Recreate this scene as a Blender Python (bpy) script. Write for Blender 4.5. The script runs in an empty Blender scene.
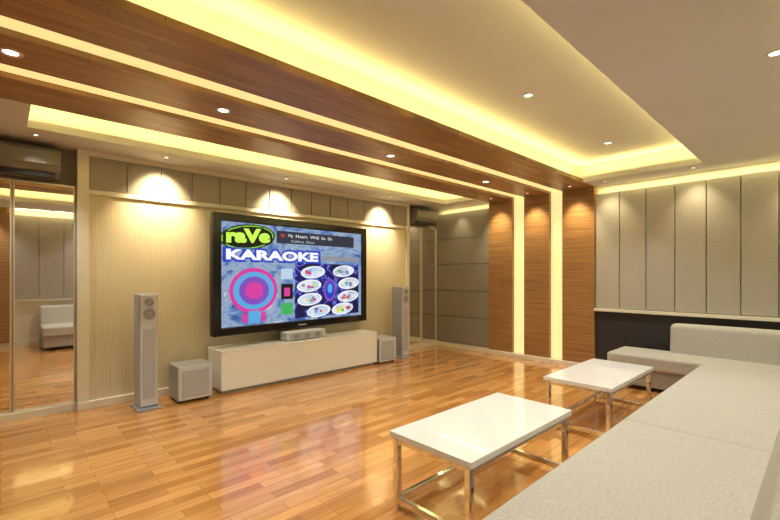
import bpy, bmesh, math, random
from mathutils import Vector, Matrix
random.seed(4)
S=1.4
scene=bpy.context.scene
col=scene.collection
scene.view_settings.view_transform='Standard'
scene.view_settings.look='None'
scene.view_settings.exposure=0.02

# ---------------------------------------------------------------- materials
def base_mat(name):
    m=bpy.data.materials.new(name); m.use_nodes=True
    nt=m.node_tree; b=nt.nodes['Principled BSDF']
    return m,nt,b
def N(nt,t,**k):
    n=nt.nodes.new(t)
    for a,v in k.items(): setattr(n,a,v)
    return n
def mat(name,c,rough=.5,metal=0,var=.06,scale=8,bump=0,stretch=(1,1,1),coat=0,spec=None):
    m,nt,b=base_mat(name)
    tc=N(nt,'ShaderNodeTexCoord'); mp=N(nt,'ShaderNodeMapping'); mp.inputs['Scale'].default_value=stretch
    no=N(nt,'ShaderNodeTexNoise'); no.inputs['Scale'].default_value=scale; no.inputs['Detail'].default_value=4
    cr=N(nt,'ShaderNodeValToRGB')
    cr.color_ramp.elements[0].position=.3; cr.color_ramp.elements[1].position=.7
    cr.color_ramp.elements[0].color=tuple(x*(1-var) for x in c)+(1,)
    cr.color_ramp.elements[1].color=tuple(min(1,x*(1+var)) for x in c)+(1,)
    L=nt.links.new
    L(tc.outputs['Object'],mp.inputs[0]); L(mp.outputs[0],no.inputs['Vector']); L(no.outputs['Fac'],cr.inputs[0]); L(cr.outputs[0],b.inputs['Base Color'])
    b.inputs['Roughness'].default_value=rough; b.inputs['Metallic'].default_value=metal
    if coat: b.inputs['Coat Weight'].default_value=coat
    if spec is not None: b.inputs['Specular IOR Level'].default_value=spec
    if bump:
        bp=N(nt,'ShaderNodeBump'); bp.inputs['Strength'].default_value=bump; bp.inputs['Distance'].default_value=.01
        L(no.outputs['Fac'],bp.inputs['Height']); L(bp.outputs[0],b.inputs['Normal'])
    return m
def emit(name,c,s):
    m,nt,b=base_mat(name)
    b.inputs['Base Color'].default_value=(*[x*.5 for x in c],1)
    b.inputs['Emission Color'].default_value=(*c,1); b.inputs['Emission Strength'].default_value=s
    b.inputs['Roughness'].default_value=.4
    return m
def planks(name,c1,c2,bw,rh,rough,along='X',plane='XY',mort=(.2,.08,.02),msize=.0015,grain=.35,gs=(2.2,38),coat=0):
    m,nt,b=base_mat(name); L=nt.links.new
    tc=N(nt,'ShaderNodeTexCoord'); sp=N(nt,'ShaderNodeSeparateXYZ'); cb=N(nt,'ShaderNodeCombineXYZ')
    L(tc.outputs['Object'],sp.inputs[0])
    L(sp.outputs[along],cb.inputs[0])
    other=[a for a in plane if a!=along][0]
    L(sp.outputs[other],cb.inputs[1])
    br=N(nt,'ShaderNodeTexBrick'); br.offset=.37; br.offset_frequency=2
    br.inputs['Color1'].default_value=(*c1,1); br.inputs['Color2'].default_value=(*c2,1); br.inputs['Mortar'].default_value=(*mort,1)
    br.inputs['Scale'].default_value=1; br.inputs['Mortar Size'].default_value=msize; br.inputs['Bias'].default_value=0
    br.inputs['Brick Width'].default_value=bw; br.inputs['Row Height'].default_value=rh
    L(cb.outputs[0],br.inputs['Vector'])
    mp=N(nt,'ShaderNodeMapping'); mp.inputs['Scale'].default_value=(gs[0],gs[1],1); L(cb.outputs[0],mp.inputs[0])
    no=N(nt,'ShaderNodeTexNoise'); no.inputs['Scale'].default_value=1; no.inputs['Detail'].default_value=5; no.inputs['Distortion'].default_value=.6
    L(mp.outputs[0],no.inputs['Vector'])
    cr=N(nt,'ShaderNodeValToRGB'); cr.color_ramp.elements[0].position=.3; cr.color_ramp.elements[1].position=.7
    g=1-grain; cr.color_ramp.elements[0].color=(g,g*.95,g*.9,1); cr.color_ramp.elements[1].color=(1.0,1.0,1.0,1)
    L(no.outputs['Fac'],cr.inputs[0])
    mx=N(nt,'ShaderNodeMix',data_type='RGBA',blend_type='MULTIPLY'); mx.inputs[0].default_value=1
    L(br.outputs['Color'],mx.inputs[6]); L(cr.outputs[0],mx.inputs[7]); L(mx.outputs[2],b.inputs['Base Color'])
    b.inputs['Roughness'].default_value=rough
    if coat: b.inputs['Coat Weight'].default_value=coat; b.inputs['Coat Roughness'].default_value=.07
    return m
def wallpaper(name,c,var):
    m,nt,b=base_mat(name); L=nt.links.new
    tc=N(nt,'ShaderNodeTexCoord')
    wv=N(nt,'ShaderNodeTexWave'); wv.wave_type='BANDS'; wv.bands_direction='X'
    wv.inputs['Scale'].default_value=13; wv.inputs['Distortion'].default_value=6; wv.inputs['Detail'].default_value=3; wv.inputs['Detail Scale'].default_value=.9
    mp=N(nt,'ShaderNodeMapping'); mp.inputs['Scale'].default_value=(1,1,.22)
    L(tc.outputs['Object'],mp.inputs[0]); L(mp.outputs[0],wv.inputs[0])
    cr=N(nt,'ShaderNodeValToRGB'); cr.color_ramp.elements[0].color=tuple(x*(1-var) for x in c)+(1,); cr.color_ramp.elements[1].color=tuple(x*(1+var) for x in c)+(1,)
    L(wv.outputs['Fac'],cr.inputs[0]); L(cr.outputs[0],b.inputs['Base Color'])
    bp=N(nt,'ShaderNodeBump'); bp.inputs['Strength'].default_value=.25; bp.inputs['Distance'].default_value=.006
    L(wv.outputs['Fac'],bp.inputs['Height']); L(bp.outputs[0],b.inputs['Normal'])
    b.inputs['Roughness'].default_value=.7
    return m

M={}
M['ceil']=mat('ceiling_paint',(.64,.63,.60),.8,var=.02,scale=2)
M['floor']=planks('parquet',(.56,.245,.06),(.90,.47,.155),.48,.085,.18,'X','XY',mort=(.34,.15,.04),grain=.28,coat=.8)
M['rib']=planks('walnut_boards',(.345,.19,.072),(.49,.285,.12),.62,.075,.4,'X','XY',mort=(.2,.10,.04),grain=.48)
M['ribv']=planks('walnut_boards_wall',(.43,.235,.09),(.47,.26,.10),3,3,.4,'Y','YZ',mort=(.4,.2,.08),grain=.48,gs=(1.3,55),msize=0)
M['ribs']=planks('oak_boards_wall',(.46,.265,.105),(.50,.29,.12),3,3,.4,'X','XZ',mort=(.4,.2,.08),grain=.42,gs=(1.3,55),msize=0)
M['tvwall']=wallpaper('rippled_wallpaper',(.67,.605,.465),.09)
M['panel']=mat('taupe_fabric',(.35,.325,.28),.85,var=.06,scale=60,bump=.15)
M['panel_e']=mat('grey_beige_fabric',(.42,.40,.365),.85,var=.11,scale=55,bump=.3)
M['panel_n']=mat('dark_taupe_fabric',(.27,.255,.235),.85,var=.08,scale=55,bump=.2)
M['cream']=mat('cream_lacquer',(.78,.75,.65),.4,var=.02)
M['wallp']=mat('taupe_paint',(.27,.24,.20),.8,var=.04)
M['dark']=mat('charcoal_panel',(.030,.030,.04),.45,var=.1)
M['white']=mat('white_gloss',(.92,.96,1.0),.12,var=.0,coat=.5)
M['cabwhite']=mat('white_lacquer',(.94,.98,1.0),.15,var=.0,coat=.4)
M['chrome']=mat('polished_chrome',(.92,.96,1.0),.05,.96,var=.0)
M['brass']=mat('pale_metal_trim',(.80,.76,.66),.35,.6,var=.03)
M['mirror']=mat('mirror_glass',(.98,.97,.94),.01,1,var=0)
M['black']=mat('black_gloss',(.010,.010,.014),.15,var=.05)
M['sil']=mat('silver_paint',(.42,.46,.54),.35,.2,var=.02)
M['baf']=mat('pale_silver_baffle',(.64,.69,.79),.4,.1,var=.02)
M['grey']=mat('grey_grille',(.46,.50,.57),.7,var=.10,scale=220)
M['cone']=mat('speaker_cone',(.34,.36,.40),.5,var=.03)
M['rub']=mat('dark_rubber',(.05,.05,.05),.6,var=.05)
M['sofa']=mat('woven_grey_upholstery',(.49,.485,.47),.95,var=.11,scale=75,bump=.25,spec=.2)
M['sofab']=mat('grey_upholstery_base',(.38,.37,.35),.95,var=.12,scale=60,bump=.3,spec=.2)
M['ac']=mat('air_conditioner_plastic',(.24,.225,.20),.4,var=.02)
M['acd']=mat('air_conditioner_vent',(.02,.02,.02),.5,var=.05)
M['led']=emit('backlit_acrylic',(1,.79,.32),.88)
M['ledv']=emit('backlit_acrylic_wall',(1,.82,.36),.88)
M['lamp']=emit('lamp_lens',(1,.95,.88),8)
M['ring']=mat('downlight_ring',(.75,.62,.58),.3,.2,var=.02)

# ---------------------------------------------------------------- mesh helpers
def addbox(bm,x0,x1,y0,y1,z0,z1,bev=0,seg=2,sc=S):
    r=bmesh.ops.create_cube(bm,size=1)
    vs=r['verts']
    for v in vs:
        v.co=Vector(((x0+x1)/2+v.co.x*(x1-x0),(y0+y1)/2+v.co.y*(y1-y0),(z0+z1)/2+v.co.z*(z1-z0)))*sc
    if bev:
        es=list({e for v in vs for e in v.link_edges})
        bmesh.ops.bevel(bm,geom=es,offset=bev,segments=seg,profile=.5,affect='EDGES')
    return bm
def box(*a,**k):
    return addbox(bmesh.new(),*a,**k)
def lathe(bm,prof,mtx,seg=32):
    rings=[]
    for r,z in prof:
        if r<1e-6: rings.append([bm.verts.new(mtx@Vector((0,0,z)))])
        else: rings.append([bm.verts.new(mtx@Vector((r*math.cos(2*math.pi*i/seg),r*math.sin(2*math.pi*i/seg),z))) for i in range(seg)])
    for a,b in zip(rings,rings[1:]):
        for i in range(seg):
            j=(i+1)%seg
            if len(a)==1 and len(b)==1: continue
            if len(a)==1: f=[a[0],b[j],b[i]]
            elif len(b)==1: f=[a[i],a[j],b[0]]
            else: f=[a[i],a[j],b[j],b[i]]
            bm.faces.new(f)
    return bm
def cushion(x0,x1,y0,y1,z0,z1,r=.05,crown=.015,bm=None,shear=0,tilt=None):
    bm=bm or bmesh.new(); n0=len(bm.verts)
    r_=bmesh.ops.create_cube(bm,size=2); 
    es=list({e for v in r_['verts'] for e in v.link_edges})
    bmesh.ops.subdivide_edges(bm,edges=es,cuts=17,use_grid_fill=True)
    hx,hy,hz=(x1-x0)/2*S,(y1-y0)/2*S,(z1-z0)/2*S
    c=Vector((x0+x1,y0+y1,z0+z1))/2*S
    def warp(t,h):
        k=max(0.0,1-r/h)
        a=abs(t); s=1 if t>0 else -1
        if a<.5: return s*a/.5*k
        return s*(k+(1-k)*math.sin((a-.5)/.5*math.pi/2))
    for v in list(bm.verts)[n0:]:
        p=Vector((warp(v.co.x,hx)*hx,warp(v.co.y,hy)*hy,warp(v.co.z,hz)*hz))
        q=Vector((max(-hx+r,min(hx-r,p.x)),max(-hy+r,min(hy-r,p.y)),max(-hz+r,min(hz-r,p.z))))
        d=p-q
        if d.length>1e-7: p=q+d.normalized()*min(r,max(abs(d.x),abs(d.y),abs(d.z)))
        u,w=p.x/hx,p.y/hy
        if p.z>0: p.z+=crown*(1-u**4)*(1-w*w)
        if shear: p.y-=shear*(p.z+hz)
        if tilt: p.x+=tilt*(p.z+hz)
        v.co=p+c
    return bm
def obj_from(bm,name,m,smooth=False):
    bmesh.ops.recalc_face_normals(bm,faces=bm.faces)
    me=bpy.data.meshes.new(name); bm.to_mesh(me); bm.free()
    if smooth:
        for p in me.polygons: p.use_smooth=True
    if m: me.materials.append(m)
    o=bpy.data.objects.new(name,me); col.objects.link(o); return o
def center_origin(o):
    me=o.data
    xs=[v.co for v in me.vertices]
    c=Vector(((min(v.x for v in xs)+max(v.x for v in xs))/2,(min(v.y for v in xs)+max(v.y for v in xs))/2,min(v.z for v in xs)))
    me.transform(Matrix.Translation(-c)); o.location=c
def struct(name,bm,m,label=None):
    o=obj_from(bm,name,m); o['kind']='structure'; o['category']='room structure'
    o['label']=label or name.replace('_',' ')+' of the room'
    return o
def thing(name,label,cat,loc,group=None,rz=0):
    e=bpy.data.objects.new(name,None); e.empty_display_size=.1
    e.location=Vector(loc)*S; e.rotation_euler=(0,0,rz); col.objects.link(e)
    e['label']=label; e['category']=cat
    if group: e['group']=group
    return e
def part(parent,name,bm,m,label=None,smooth=False):
    o=obj_from(bm,name,m,smooth); o.parent=parent
    if label: o['label']=label
    return o
def solo(name,bm,m,label,cat,group=None,smooth=False):
    o=obj_from(bm,name,m,smooth); center_origin(o); o['label']=label; o['category']=cat
    if group: o['group']=group
    return o
def dup(root,loc,label=None):
    kids={}
    def walk(o):
        kids[o]=list(o.children)
        for c in kids[o]: walk(c)
    walk(root)
    def cp(o,par):
        n=o.copy(); col.objects.link(n)
        if par is not None:
            n.parent=par; n.matrix_parent_inverse=o.matrix_parent_inverse.copy()
        for c in kids[o]: cp(c,n)
        return n
    n=cp(root,None); n.location=Vector(loc)*S
    if label: n['label']=label
    return n

# ---------------------------------------------------------------- dimensions (H units)
XW,XE,YS,YN=-1.1,4.60,-.12,3.88
YT=3.80; ZL=1.93; ZU=2.12; TH=.05
struct('floor',box(XW-.05,XE+.05,YS-.05,YN+.05,-.05,0),M['floor'],'glossy orange parquet floor')
struct('ceiling',box(XW-.05,XE+.05,YS-.05,YN+.05,ZU,ZU+.05),M['ceil'],'cream upper ceiling inside the light coves')
struct('wall_north',box(XW-.05,XE+.05,YN,YN+.05,0,ZU),M['wallp'],'taupe wall behind the screen wall')
struct('wall_east',box(XE,XE+.05,YS-.05,YN+.05,0,ZU),M['cream'],'cream wall behind the panelling')
struct('wall_south',box(XW-.05,XE+.05,YS-.05,YS,0,ZU),M['cream'],'cream wall behind the long sofa')
struct('wall_west',box(XW-.05,XW,YS-.05,YN+.05,0,ZU),M['wallp'],'taupe end wall')
WX0,WX1=.41,3.91
struct('wall_screen',box(WX0,WX1,YT,YN,0,ZL),M['tvwall'],'rippled beige wallpapered wall behind the television')
RX0,RX1=.12,4.24
sof=bmesh.new()
addbox(sof,XW,XE,3.45,YN,ZL,ZL+TH)
addbox(sof,RX1,XE,2.967,3.45,ZL,ZL+TH)
addbox(sof,XW,RX0,2.967,3.45,ZL,ZL+TH)
addbox(sof,RX1,XE,YS,1.682,ZL,ZL+TH)
addbox(sof,XW,RX1,YS,.713,ZL,ZL+TH)
addbox(sof,XW,-.5,.713,1.682,ZL,ZL+TH)
g=.13
addbox(sof,XW,XE,3.45+g,YN,ZL+TH,ZU)
addbox(sof,RX1+g,XE,2.8,3.45+g,ZL+TH,ZU)
addbox(sof,XW,RX0-g,2.8,3.45+g,ZL+TH,ZU)
addbox(sof,RX1+g,XE,YS,1.9,ZL+TH,ZU)
addbox(sof,XW,RX1+g,YS,.713-g,ZL+TH,ZU)
addbox(sof,XW,-.5-g,.6,1.9,ZL+TH,ZU)
addbox(sof,XW,XE,1.682+g,2.967-g,ZL+.032,ZU)
struct('ceiling_soffit',sof,M['ceil'],'dropped cream soffit framing the light coves')
ribs=[(2.641,2.967),(2.173,2.482),(1.682,2.023)]
ZR=ZL-.004
for i,(a,b) in enumerate(ribs):
    struct('trim_%d'%(i+1),box(XW,XE-.07,a,b,ZR,ZL+.03),M['rib'],'walnut board beam running along the ceiling')
    struct('trim_%d'%(i+4),box(XE-.07,XE,a,b,0,ZL+.03),M['ribv'],'walnut board pilaster running down the wall')
for i,(a,b) in enumerate([(2.482,2.641),(2.023,2.173)]):
    struct('trim_%d'%(i+7),box(XW,XE-.02,a,b,ZL+.022,ZL+.03),M['led'],'backlit yellow strip between ceiling beams')
    struct('trim_%d'%(i+9),box(XE-.02,XE,a,b,.06,ZL+.022),M['ledv'],'backlit yellow strip between wall pilasters')
f=bmesh.new()
addbox(f,WX0+.07,WX1-.045,YT-.02,YT,ZL-.04,ZL-.001)
addbox(f,WX0+.07,WX1-.045,YT-.02,YT,1.605,1.64)
addbox(f,WX0-.002,WX0+.07,YT-.024,YT,0,ZL-.001)
addbox(f,WX1-.045,WX1+.002,YT-.024,YT,0,ZL-.001)
struct('trim_11',f,M['cream'],'cream moulding framing the screen wall')
struct('baseboard_north',box(WX0,WX1,YT-.03,YT,0,.06,bev=.004),M['cream'])
bb=bmesh.new(); addbox(bb,XE-.10,XE,YS,1.682,0,.06,bev=.004); addbox(bb,XE-.06,XE,2.967,YN,0,.06,bev=.004)
addbox(bb,XE-.09,XE,1.682,2.967,0,.055,bev=.004)
struct('baseboard_east',bb,M['cream'])
bb=bmesh.new(); addbox(bb,XW,WX0,YN-.05,YN,0,.05); addbox(bb,WX1,XE,YN-.05,YN,0,.05)
struct('baseboard_mirror',bb,M['cream'])
struct('baseboard_south',box(XW,XE,YS,YS+.02,0,.06),M['cream'])
n=14; x0=WX0+.07; x1=WX1-.045; w=(x1-x0)/n
for i in range(n):
    solo('wall_panel',box(x0+i*w+.004,x0+(i+1)*w-.004,YT-.018,YT,1.642,ZL-.042,bev=.006),M['panel'],
         'taupe padded panel in the row above the television','wall panel','taupe panels above the television')
w=.235; y=1.682; i=0
while y-w>YS:
    solo('wall_panel',box(XE-.05,XE,y-w+.003,y-.003,.66,1.85,bev=.008),M['panel_e'],
         'tall grey-beige fabric acoustic panel above the sofa','wall panel','tall fabric panels above the sofa')
    y-=w
rows=5; z0,z1=.07,1.86; hh=(z1-z0)/rows
for i in range(rows):
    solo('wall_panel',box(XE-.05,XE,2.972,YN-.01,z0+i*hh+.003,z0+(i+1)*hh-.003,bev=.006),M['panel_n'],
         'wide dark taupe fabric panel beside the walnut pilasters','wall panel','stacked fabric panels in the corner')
struct('wall_dado',box(XE-.04,XE,YS,1.682,.06,.625),M['dark'],'charcoal lower wall band')
struct('trim_12',box(XE-.09,XE,YS,1.682,.625,.655,bev=.004),M['cream'],'cream ledge above charcoal band')
x=.12
while x+.28<XE:
    solo('wall_panel',box(x+.003,x+.277,YS,YS+.03,.66,1.85,bev=.008),M['panel_e'],
         'tall grey-beige fabric acoustic panel above the long sofa','wall panel','tall fabric panels above the long sofa')
    x+=.28
struct('trim_13',box(.1,XE,YS,YS+.035,.625,.655),M['cream'],'cream ledge behind the long sofa')
struct('trim_14',box(-.5,.09,YS,YS+.04,.06,ZL),M['ribs'],'oak board panel beside the long sofa')

# ---------------------------------------------------------------- mirrors
def mirror(xa,xb,label,z1=1.66,cat='mirror'):
    e=thing('wall_mirror',label,cat,((xa+xb)/2,YN-.022,.05),'wall mirrors beside the screen wall')
    hw=(xb-xa)/2; fr=bmesh.new(); t=.010
    addbox(fr,-hw,-hw+t,-.012,.02,0,z1-.05); addbox(fr,hw-t,hw,-.012,.02,0,z1-.05)
    addbox(fr,-hw+t,hw-t,-.012,.02,0,t); addbox(fr,-hw+t,hw-t,-.012,.02,z1-.05-t,z1-.05)
    part(e,'frame',fr,M['brass']); part(e,'glass',box(-hw+t,hw-t,0,.01,t,z1-.05-t),M['mirror'])
    return e
mirror(.06,.405,'tall framed mirror beside the screen wall')
mirror(-.30,.055,'tall framed mirror beside another mirror')
mirror(-.66,-.305,'tall framed mirror near the end wall')
mirror(3.915,4.23,'tall framed mirror in the far corner')
mirror(4.235,4.545,'tall framed mirror against the corner panels')

# ---------------------------------------------------------------- air conditioners
def prism(prof,x0,x1):
    bm=bmesh.new()
    a=[bm.verts.new((x0*S,p[0]*S,p[1]*S)) for p in prof]; b=[bm.verts.new((x1*S,p[0]*S,p[1]*S)) for p in prof]
    bm.faces.new(a); bm.faces.new(b[::-1])
    for i in range(len(prof)):
        j=(i+1)%len(prof); bm.faces.new([a[i],b[i],b[j],a[j]])
    return bm
def ac(xa,xb,z0,label):
    e=thing('air_conditioner',label,'air conditioner',((xa+xb)/2,YN,z0),'wall air conditioners')
    hw=(xb-xa)/2
    prof=[(0,0),(-.09,0),(-.145,.035),(-.165,.07),(-.17,.12),(-.16,.17),(-.14,.195),(0,.195)]
    part(e,'body',prism(prof,-hw,hw),M['ac'])
    part(e,'air_vent',box(-hw+.03,hw-.03,-.142,-.085,-.004,.022),M['acd'],'dark louvred outlet')
    part(e,'front_panel',box(-hw+.01,hw-.01,-.176,-.166,.075,.165,bev=.003),M['ac'])
    return e
ac(-.42,.31,1.69,'grey wall-mounted split air conditioner above the mirrors')
ac(3.98,4.42,1.69,'grey wall-mounted split air conditioner in the far corner')

# ---------------------------------------------------------------- television
TYAW=math.radians(4)
W=.905; Ht=1.075
xr,yr=3.115,YT-.012
tvx=xr-W*math.cos(TYAW); tvy=yr-W*math.sin(TYAW)
tv=thing('television','large black wall-mounted television showing a karaoke menu','television',(tvx,tvy,.468),rz=TYAW)
fw=.072
yf,yb=-.075,0
part(tv,'body',box(-W,W,yf+.02,yb,0,Ht,bev=.01),M['black'])
part(tv,'wall_bracket',box(-.2,.2,yb,yb+.055,.35,.75),M['rub'],'dark metal wall bracket')
fr=bmesh.new()
addbox(fr,-W,-W+fw,yf-.005,yf+.02,0,Ht,bev=.012,seg=3); addbox(fr,W-fw,W,yf-.005,yf+.02,0,Ht,bev=.012,seg=3)
addbox(fr,-W+fw-.01,W-fw+.01,yf-.005,yf+.02,0,fw,bev=.012,seg=3); addbox(fr,-W+fw-.01,W-fw+.01,yf-.005,yf+.02,Ht-fw,Ht,bev=.012,seg=3)
part(tv,'bezel',fr,M['black'])
part(tv,'badge',box(-.05,.05,yf-.008,yf-.004,.025,.04),M['sil'])
sx0,sx1,sz0,sz1=-W+fw,W-fw,fw,Ht-fw
def P(s,t): return sx0+(sx1-sx0)*s, sz0+(sz1-sz0)*t
ys=yf+.017
LAY=.0009
def rect(nm,s0,s1,t0,t1,m,lay):
    a=P(s0,t0); b=P(s1,t1); y=ys-LAY*lay
    return part(tv,nm,box(a[0],b[0],y-.0003,y,a[1],b[1]),m)
def screen_mat():
    m,nt,b=base_mat('screen_backdrop'); L=nt.links.new
    tc=N(nt,'ShaderNodeTexCoord'); mp=N(nt,'ShaderNodeMapping'); mp.inputs['Scale'].default_value=(1.3,1,2.0); mp.inputs['Rotation'].default_value=(0,.5,0)
    no=N(nt,'ShaderNodeTexNoise'); no.inputs['Scale'].default_value=1.5; no.inputs['Detail'].default_value=2; no.inputs['Distortion'].default_value=2.6
    cr=N(nt,'ShaderNodeValToRGB'); e=cr.color_ramp.elements
    e[0].position=.30; e[0].color=(.03,.08,.32,1); e[1].position=.72; e[1].color=(.70,.78,.85,1)
    k=e.new(.42); k.color=(.14,.28,.60,1); k=e.new(.52); k.color=(.38,.50,.66,1); k=e.new(.60); k.color=(.22,.34,.54,1)
    L(tc.outputs['Object'],mp.inputs[0]); L(mp.outputs[0],no.inputs[0]); L(no.outputs[0],cr.inputs[0])
    L(cr.outputs[0],b.inputs['Emission Color']); b.inputs['Emission Strength'].default_value=.85; b.inputs['Base Color'].default_value=(0,0,0,1); b.inputs['Roughness'].default_value=.3
    return m
def bolt_mat():
    m,nt,b=base_mat('electric_blue'); L=nt.links.new
    tc=N(nt,'ShaderNodeTexCoord'); no=N(nt,'ShaderNodeTexNoise'); no.inputs['Scale'].default_value=5; no.inputs['Detail'].default_value=5
    L(tc.outputs['Object'],no.inputs[0])
    cr=N(nt,'ShaderNodeValToRGB'); e=cr.color_ramp.elements
    e[0].position=.45; e[0].color=(.003,.004,.07,1); e[1].position=.55; e[1].color=(.003,.004,.12,1)
    k=e.new(.5); k.color=(.28,.38,1,1); k=e.new(.485); k.color=(.02,.04,.5,1); k=e.new(.515); k.color=(.02,.04,.5,1)
    L(no.outputs[0],cr.inputs[0]); L(cr.outputs[0],b.inputs['Emission Color']); b.inputs['Emission Strength'].default_value=.85; b.inputs['Base Color'].default_value=(0,0,0,1)
    return m
def E(nm,c,s=.88):
    m=emit('screen_'+nm,c,s); m.node_tree.nodes['Principled BSDF'].inputs['Base Color'].default_value=(0,0,0,1); return m
def EG2(nm,c1,c2):
    m,nt,b=base_mat('screen_'+nm); L=nt.links.new
    tc=N(nt,'ShaderNodeTexCoord'); no=N(nt,'ShaderNodeTexNoise'); no.inputs['Scale'].default_value=9; no.inputs['Detail'].default_value=2
    cr=N(nt,'ShaderNodeValToRGB'); cr.color_ramp.elements[0].position=.4; cr.color_ramp.elements[1].position=.6
    cr.color_ramp.elements[0].color=(*c1,1); cr.color_ramp.elements[1].color=(*c2,1)
    L(tc.outputs['Object'],no.inputs[0]); L(no.outputs[0],cr.inputs[0]); L(cr.outputs[0],b.inputs['Emission Color'])
    b.inputs['Emission Strength'].default_value=.85; b.inputs['Base Color'].default_value=(0,0,0,1); return m
EW=E('white',(.95,.97,1),.98); EG=E('lime',(.28,.80,.05)); EL=E('light_lime',(.60,1.0,.10),.98); EY=E('yellow',(.9,.85,.05)); EK=E('black',(.003,.003,.005)); EN=E('dark_slate',(.02,.03,.06))
EP=E('magenta',(.75,.05,.40)); EC=E('cyan',(.10,.45,.85)); EGr=E('grey',(.30,.32,.36)); ER=E('red',(.7,.05,.04)); EV=E('violet',(.25,.08,.55)); ELb=E('pale_blue',(.55,.72,.9)); EGn=E('green',(.05,.5,.12)); EBl=E('blue',(.015,.05,.60))
EW2=EG2('icon_white',(.92,.95,1),(.50,.62,.80)); EB2=EG2('icon_blue',(.55,.72,.92),(.85,.92,1))
part(tv,'screen',box(sx0,sx1,ys,ys+.004,sz0,sz1),screen_mat(),'lit karaoke menu screen')
def ell(nm,s,t,rs,rt,m,lay,rot=0):
    c=P(s,t); y=(ys-LAY*lay)*S; bm=bmesh.new()
    a=rs*(sx1-sx0)*S; b_=rt*(sz1-sz0)*S; K=40
    o=[]
    for q in range(K):
        u=a*math.cos(q*2*math.pi/K); v=b_*math.sin(q*2*math.pi/K)
        o.append(bm.verts.new((c[0]*S+u*math.cos(rot)-v*math.sin(rot),y,c[1]*S+u*math.sin(rot)+v*math.cos(rot))))
    bm.faces.new(o)
    return part(tv,nm,bm,m)
def glyphs(body,bold=0):
    cu=bpy.data.curves.new('t','FONT'); cu.body=body; cu.size=.2; cu.offset=bold; cu.fill_mode='FRONT'; cu.resolution_u=3
    o=bpy.data.objects.new('t',cu); col.objects.link(o); bpy.context.view_layer.update()
    me=bpy.data.meshes.new_from_object(o.evaluated_get(bpy.context.evaluated_depsgraph_get()))
    bpy.data.objects.remove(o); return me
def text(nm,body,s0,s1,t0,t1,m,lay,bold=0,rise=0):
    me=glyphs(body,bold)
    xs=[v.co.x for v in me.vertices]; yy=[v.co.y for v in me.vertices]
    a=P(s0,t0); b_=P(s1,t1); y=(ys-LAY*lay)*S
    mnx,mxx,mny,mxy=min(xs),max(xs),min(yy),max(yy)
    for v in me.vertices:
        u=(v.co.x-mnx)/(mxx-mnx); w_=(v.co.y-mny)/(mxy-mny)
        v.co=Vector(((a[0]+(b_[0]-a[0])*u)*S,y,(a[1]+(b_[1]-a[1])*w_+rise*u)*S))
    me.materials.clear(); me.materials.append(m)
    q=bpy.data.objects.new(nm,me); col.objects.link(q); q.parent=tv; return q
def words(nm,body,s0,s1,t0,t1,m,lay):
    ws=body.split(); tot=len(body); k=0
    for w_ in ws:
        a=s0+(s1-s0)*k/tot; b_=s0+(s1-s0)*(k+len(w_)-.15)/tot
        tb=t0-(t1-t0)*.28 if any(c in w_ for c in 'gjpqy') else t0
        text(nm,w_,a,b_,tb,t1,m,lay); k+=len(w_)+1
rect('menu_bar',.33,.93,.825,.955,EN,1)
rect('menu_bar',.66,.98,.655,.71,EGr,1)
rect('menu_area',.455,.975,.03,.62,bolt_mat(),2)
ell('logo_badge',.155,.865,.165,.125,EK,2,.12); ell('logo_badge',.155,.865,.155,.113,EG,3,.12); ell('logo_badge',.155,.865,.147,.103,EK,4,.12)
text('logo_outline','raVe',.010,.306,.780,.955,EK,5,.024,rise=.02)
text('logo_lettering','raVe',.028,.288,.797,.938,EL,6,.012,rise=.02)
text('title_outline','KARAOKE',.010,.648,.618,.766,EBl,3,.026)
text('title_lettering','KARAOKE',.028,.629,.640,.744,EW,4,.010)
ell('song_mark',.37,.91,.012,.017,ER,2)
words('song_lettering','My Heart Will Go On',.41,.74,.895,.928,EW,3)
words('song_lettering','Celine Dion',.43,.60,.842,.868,ELb,3)
ell('disc_graphic',.19,.34,.145,.225,EP,2); ell('disc_graphic',.19,.34,.122,.185,EC,3); ell('disc_graphic',.19,.34,.09,.14,EV,4); ell('disc_graphic',.19,.34,.055,.085,EP,5)
rect('disc_stem',.155,.225,.02,.14,EC,2); rect('disc_stem',.12,.15,.03,.12,EP,2); rect('disc_stem',.23,.26,.03,.12,EP,2)
rect('menu_block',.36,.44,.45,.56,ELb,2); rect('menu_block',.36,.44,.08,.20,EGn,2); rect('menu_block',.36,.44,.24,.40,EK,2); rect('menu_block',.38,.42,.27,.36,EP,3)
pts=[(.59,.525),(.84,.54),(.56,.375),(.885,.395),(.565,.225),(.88,.24),(.635,.09),(.83,.095)]
for k,(s,t) in enumerate(pts):
    ell('menu_button',s,t,.092,.068,EW,3,.08); ell('menu_button',s,t,.082,.056,[EB2,EW2][k%2],4,.08)
    for q in range(4):
        a=random.uniform(-.05,.05); b_=random.uniform(-.022,.022)
        ell('menu_button',s+a,t+b_,random.uniform(.009,.022),random.uniform(.010,.022),random.choice([ER,EP,EGn,EV,EC,EK,EY,EGr,EGr]),5+q*.3)
ell('menu_button',.722,.32,.05,.13,EV,3); ell('menu_button',.722,.32,.036,.10,EBl,4); ell('menu_button',.722,.34,.02,.055,EC,5)

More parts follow.
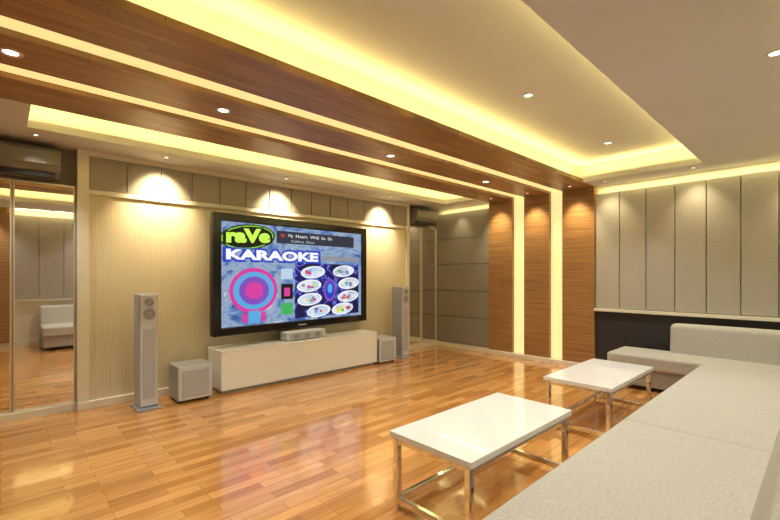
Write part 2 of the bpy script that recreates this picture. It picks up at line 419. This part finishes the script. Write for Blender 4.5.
# ---------------------------------------------------------------- media cabinet
cx0,cx1,cyf=1.335,3.06,3.46; ch=.365
cb=thing('media_cabinet','long low glossy white media cabinet with drawers','cabinet',((cx0+cx1)/2,YT-.034,0))
hw=(cx1-cx0)/2; dep=YT-.034-cyf
part(cb,'body',box(-hw+.001,hw-.001,-dep+.016,-.002,.03,ch-.018),M['cabwhite'])
part(cb,'top',box(-hw,hw,-dep,0,ch-.018,ch,bev=.002),M['cabwhite'])
part(cb,'plinth',box(-hw+.02,hw-.02,-dep+.03,-.01,0,.03),M['sil'])
nc=3; w=(2*hw)/nc
for i in range(nc):
    for j in range(2):
        a=-hw+i*w; zz=.03+j*.1585
        part(cb,'drawer',box(a+.0006,a+w-.0006,-dep+.001,-dep+.016,zz+.0006,zz+.158,bev=.0006,seg=1),M['cabwhite'])
# ---------------------------------------------------------------- speakers
RX=Matrix.Rotation(math.pi/2,4,'X')
def driver(parent,x,y,z,r):
    mt=Matrix.Translation(Vector((x,y,z))*S)@RX; R=r*S
    d=part(parent,'driver',lathe(bmesh.new(),[(R,0),(R,.012),(R*.86,.014),(R*.8,.006)],mt),M['sil'],smooth=True)
    c=obj_from(lathe(bmesh.new(),[(R*.8,.006),(R*.72,.010),(R*.3,-.002),(R*.28,.006),(0,.012)],mt),'cone',M['cone'],True); c.parent=d
def tower(loc,label):
    e=thing('floor_speaker',label,'speaker',loc,'tower speakers flanking the television')
    part(e,'base',box(-.08,.08,-.10,.12,0,.02,bev=.006),M['sil'])
    part(e,'body',box(-.063,.063,-.072,.10,.02,.86,bev=.015,seg=4),M['sil'])
    part(e,'baffle',box(-.058,.058,-.080,-.070,.03,.852,bev=.008,seg=3),M['baf'],'pale silver front baffle')
    part(e,'grille',box(-.042,.042,-.085,-.078,.09,.60,bev=.005,seg=3),M['grey'],'grey fabric speaker grille')
    driver(e,0,-.079,.80,.030); driver(e,0,-.079,.71,.042)
    return e
t1=tower((.80,3.53,0),'slim silver tower speaker standing before the wallpapered wall')
t2=dup(t1,(3.55,3.57,0),'slim silver tower speaker at the far end of the cabinet')
def sub(loc,label):
    e=thing('subwoofer',label,'speaker',loc,'subwoofers beside the cabinet')
    part(e,'body',box(-.13,.13,-.115,.13,.018,.285,bev=.012,seg=3),M['sil'])
    part(e,'baffle',box(-.128,.128,-.122,-.112,.020,.283,bev=.006,seg=2),M['baf'],'pale silver front frame')
    part(e,'grille',box(-.100,.100,-.130,-.120,.048,.255,bev=.008,seg=3),M['grey'],'grey speaker grille')
    for a in(-.1,.1):
        for b_ in(-.09,.1): part(e,'foot',lathe(bmesh.new(),[(0,0),(.02,0),(.02,.026),(0,.026)],Matrix.Translation(Vector((a,b_,0))*S),16),M['rub'])
    return e
s1=sub((1.125,3.56,0),'grey cube subwoofer between tower speaker and cabinet')
s2=dup(s1,(3.21,3.56,0),'grey cube subwoofer at the end of the cabinet')
cs=thing('center_speaker','small silver oblong center speaker on the white cabinet','speaker',(2.20,3.60,ch))
part(cs,'body',box(-.22,.22,-.07,.07,.006,.085,bev=.012,seg=3),M['baf'])
part(cs,'foot',box(-.15,.15,-.05,.05,0,.008),M['rub'])
part(cs,'grille',box(-.19,.19,-.076,-.068,.015,.075,bev=.006),M['grey'])
driver(cs,0,-.076,.045,.026); driver(cs,-.12,-.076,.045,.028); driver(cs,.12,-.076,.045,.028)

# ---------------------------------------------------------------- coffee tables
def table(loc,label):
    e=thing('coffee_table',label,'coffee table',loc,'white coffee tables')
    a,b_=.42,.21; h=.335
    part(e,'tabletop',box(-a,a,-b_,b_,h-.026,h,bev=.003),M['white'],'glossy white tabletop')
    i=.010; t=.028
    def ring(zz0,zz1,k):
        ap=bmesh.new()
        for sy in(-1,1):
            y=sy*(b_-i-t/2); addbox(ap,-a+i+t,a-i-t,y-k/2,y+k/2,zz0,zz1,bev=.005,seg=2)
        for sx in(-1,1):
            x=sx*(a-i-t/2); addbox(ap,x-k/2,x+k/2,-b_+i+t,b_-i-t,zz0,zz1,bev=.005,seg=2)
        return ap
    part(e,'apron',ring(h-.050,h-.027,.024),M['chrome'])
    for sx in(-1,1):
        for sy in(-1,1):
            x=sx*(a-i-t/2); y=sy*(b_-i-t/2)
            part(e,'leg',box(x-t/2,x+t/2,y-t/2,y+t/2,0,h-.026,bev=.008,seg=3),M['chrome'])
    part(e,'base_rail',ring(.034,.060,.024),M['chrome'],'rectangular chrome base rail')
    return e
tb=table((1.63,1.077,0),'white topped chrome coffee table on the parquet')
tb2=dup(tb,(3.02,1.077,0),'white topped chrome coffee table near the corner sofa')

# ---------------------------------------------------------------- sectional sofa
sf=thing('sectional_sofa','long grey woven upholstered corner sofa against two walls','sofa',(2.4,.25,0))
ox,oy=2.4,.25
def SB(x0,x1,y0,y1): return x0-ox,x1-ox,y0-oy,y1-oy
bm=bmesh.new()
addbox(bm,*SB(.40,4.48,-.07,.66),.035,.19,bev=.02,seg=3)
part(sf,'base',bm,M['sofab'])
bm=bmesh.new(); addbox(bm,*SB(4.03,4.48,.66,1.36),.035,.19,bev=.02,seg=3); part(sf,'base',bm,M['sofab'])
for xx in(.5,1.5,2.5,3.5,4.3):
    for yy in(0,.58): part(sf,'foot',box(*SB(xx-.02,xx+.02,yy-.02,yy+.02),0,.036),M['rub'])
for yy in(.9,1.28): part(sf,'foot',box(*SB(4.10,4.14,yy-.02,yy+.02),0,.036),M['rub'])
xs=[.40,2.20,4.02]
for a,b_ in zip(xs,xs[1:]):
    part(sf,'seat_cushion',cushion(*SB(a-.002,b_+.002,.06,.685),.185,.305,r=.025,crown=.014),M['sofa'],smooth=True)
part(sf,'seat_cushion',cushion(*SB(4.0,4.46,.06,1.38),.185,.305,r=.03,crown=.012),M['sofa'],smooth=True)
for a,b_ in zip(xs,xs[1:]):
    part(sf,'backrest',cushion(*SB(a+.002,b_-.002,.08,.19),.19,.56,r=.04,crown=0,shear=.32),M['sofa'],smooth=True)
part(sf,'backrest',cushion(*SB(4.31,4.45,-.02,.97),.25,.565,r=.05,crown=.004,tilt=.10),M['sofa'],smooth=True)

# ---------------------------------------------------------------- lights
WARM=(1,.965,.90)
WW=(1,.81,.47)
def spot(parent,power,angle=110,blend=.8,color=WARM,rad=.04,tilt=(0,0)):
    l=bpy.data.lights.new('spot_light','SPOT'); l.energy=power; l.spot_size=math.radians(angle); l.spot_blend=blend; l.color=color; l.shadow_soft_size=rad
    o=bpy.data.objects.new('spot_light',l); col.objects.link(o); o.parent=parent; o.location=(0,0,-.03); o.rotation_euler=(tilt[0],tilt[1],0)
    return o
def downlight(x,y,z,r=.035,power=60,label='round recessed ceiling downlight in the cream soffit',angle=110,tilt=(0,0),blend=.8,color=WARM,rad=.04):
    e=thing('downlight',label,'ceiling light',(x,y,z),'recessed downlights')
    R=r*S; I=Matrix.Identity(4)
    part(e,'ring',lathe(bmesh.new(),[(R,0),(R*1.0,-.006),(R*.72,-.008),(R*.6,-.002)],I,24),M['ring'],smooth=True)
    part(e,'lens',lathe(bmesh.new(),[(R*.6,-.003),(0,-.003)],I,24),M['lamp'])
    spot(e,power,angle,blend=blend,tilt=tilt,color=color,rad=rad)
    return e
zr=ZR
for x in(.03,.909,2.20,3.50): downlight(x,2.33,zr,.042,70,'large round downlight recessed in walnut ceiling beam',angle=100)
for x in(1.04,2.39,3.74): downlight(x,1.28,ZU,.035,82,'round downlight in the recessed ceiling',angle=105)
for x in(-.2,1.1,2.36,3.6): downlight(x,.15,ZL,.035,40)
for x in(.95,2.0,3.38): downlight(x,3.58,ZL,.02,135,angle=88,label='small downlight in the soffit above the screen wall',color=WW,tilt=(.50,0),blend=1,rad=.04)
downlight(.17,3.60,ZL,.02,70,angle=85,label='small downlight in the soffit above the mirrors',color=WARM,rad=.14)
for y in(.1,.80,1.52): downlight(4.36,y,ZL,.02,20,angle=80,label='small downlight in the soffit above the fabric panels',color=WW,tilt=(0,-.45),blend=1,rad=.04)
for y in(1.85,2.33,2.80): downlight(4.32,y,zr,.02,58,angle=72,label='small downlight recessed in walnut ceiling beam',color=WW,tilt=(0,-.45),blend=1,rad=.04)
downlight(4.40,3.4,ZL,.02,12,angle=70,label='small downlight in the soffit above the corner panels',color=WW,tilt=(0,-.3),blend=1,rad=.02)

YEL=(1,.80,.26)
def strip(x,y,z,lx,ly,power,color=YEL,rot=(math.pi,0,0)):
    l=bpy.data.lights.new('cove_light','AREA'); l.shape='RECTANGLE'; l.size=lx*S; l.size_y=ly*S; l.energy=power; l.color=color
    o=bpy.data.objects.new('cove_light',l); col.objects.link(o); o.location=Vector((x,y,z))*S; o.rotation_euler=rot
    return o
zc=ZL+.07
k=4.8
def along_x(xa,xb,y): strip((xa+xb)/2,y,zc,xb-xa,.02,k*(xb-xa))
def along_y(ya,yb,x): strip(x,(ya+yb)/2,zc,.02,yb-ya,k*(yb-ya))
o_=.035
along_x(-.5,4.3,1.682+o_); along_x(-.5,4.3,.713-o_); along_y(.7,1.7,4.24+o_)
along_x(.1,4.3,3.45+o_); along_x(.1,4.3,2.967-o_); along_y(2.95,3.5,4.24+o_); along_y(2.95,3.5,.12-o_)
def washer(x,y,lx,ly,p):
    strip(x,y,ZL-.003,lx,ly,p,color=(1,.82,.34),rot=(0,0,0))
washer(XE-.075,.78,.015,1.78,7)
washer(XE-.075,3.40,.015,.8,3)
washer(2.3,YS+.055,4.4,.015,24)

w=bpy.data.worlds.new('World'); scene.world=w; w.use_nodes=True
w.node_tree.nodes['Background'].inputs[0].default_value=(.5,.45,.4,1); w.node_tree.nodes['Background'].inputs[1].default_value=.3

# ---------------------------------------------------------------- camera
cam=bpy.data.cameras.new('camera'); co=bpy.data.objects.new('camera',cam); col.objects.link(co)
cam.sensor_width=36; cam.lens=413/780*36; cam.shift_y=15/780; cam.clip_start=.02
co.location=(0,0,S); co.rotation_euler=(math.radians(90),0,math.radians(46.7-90))
scene.camera=co
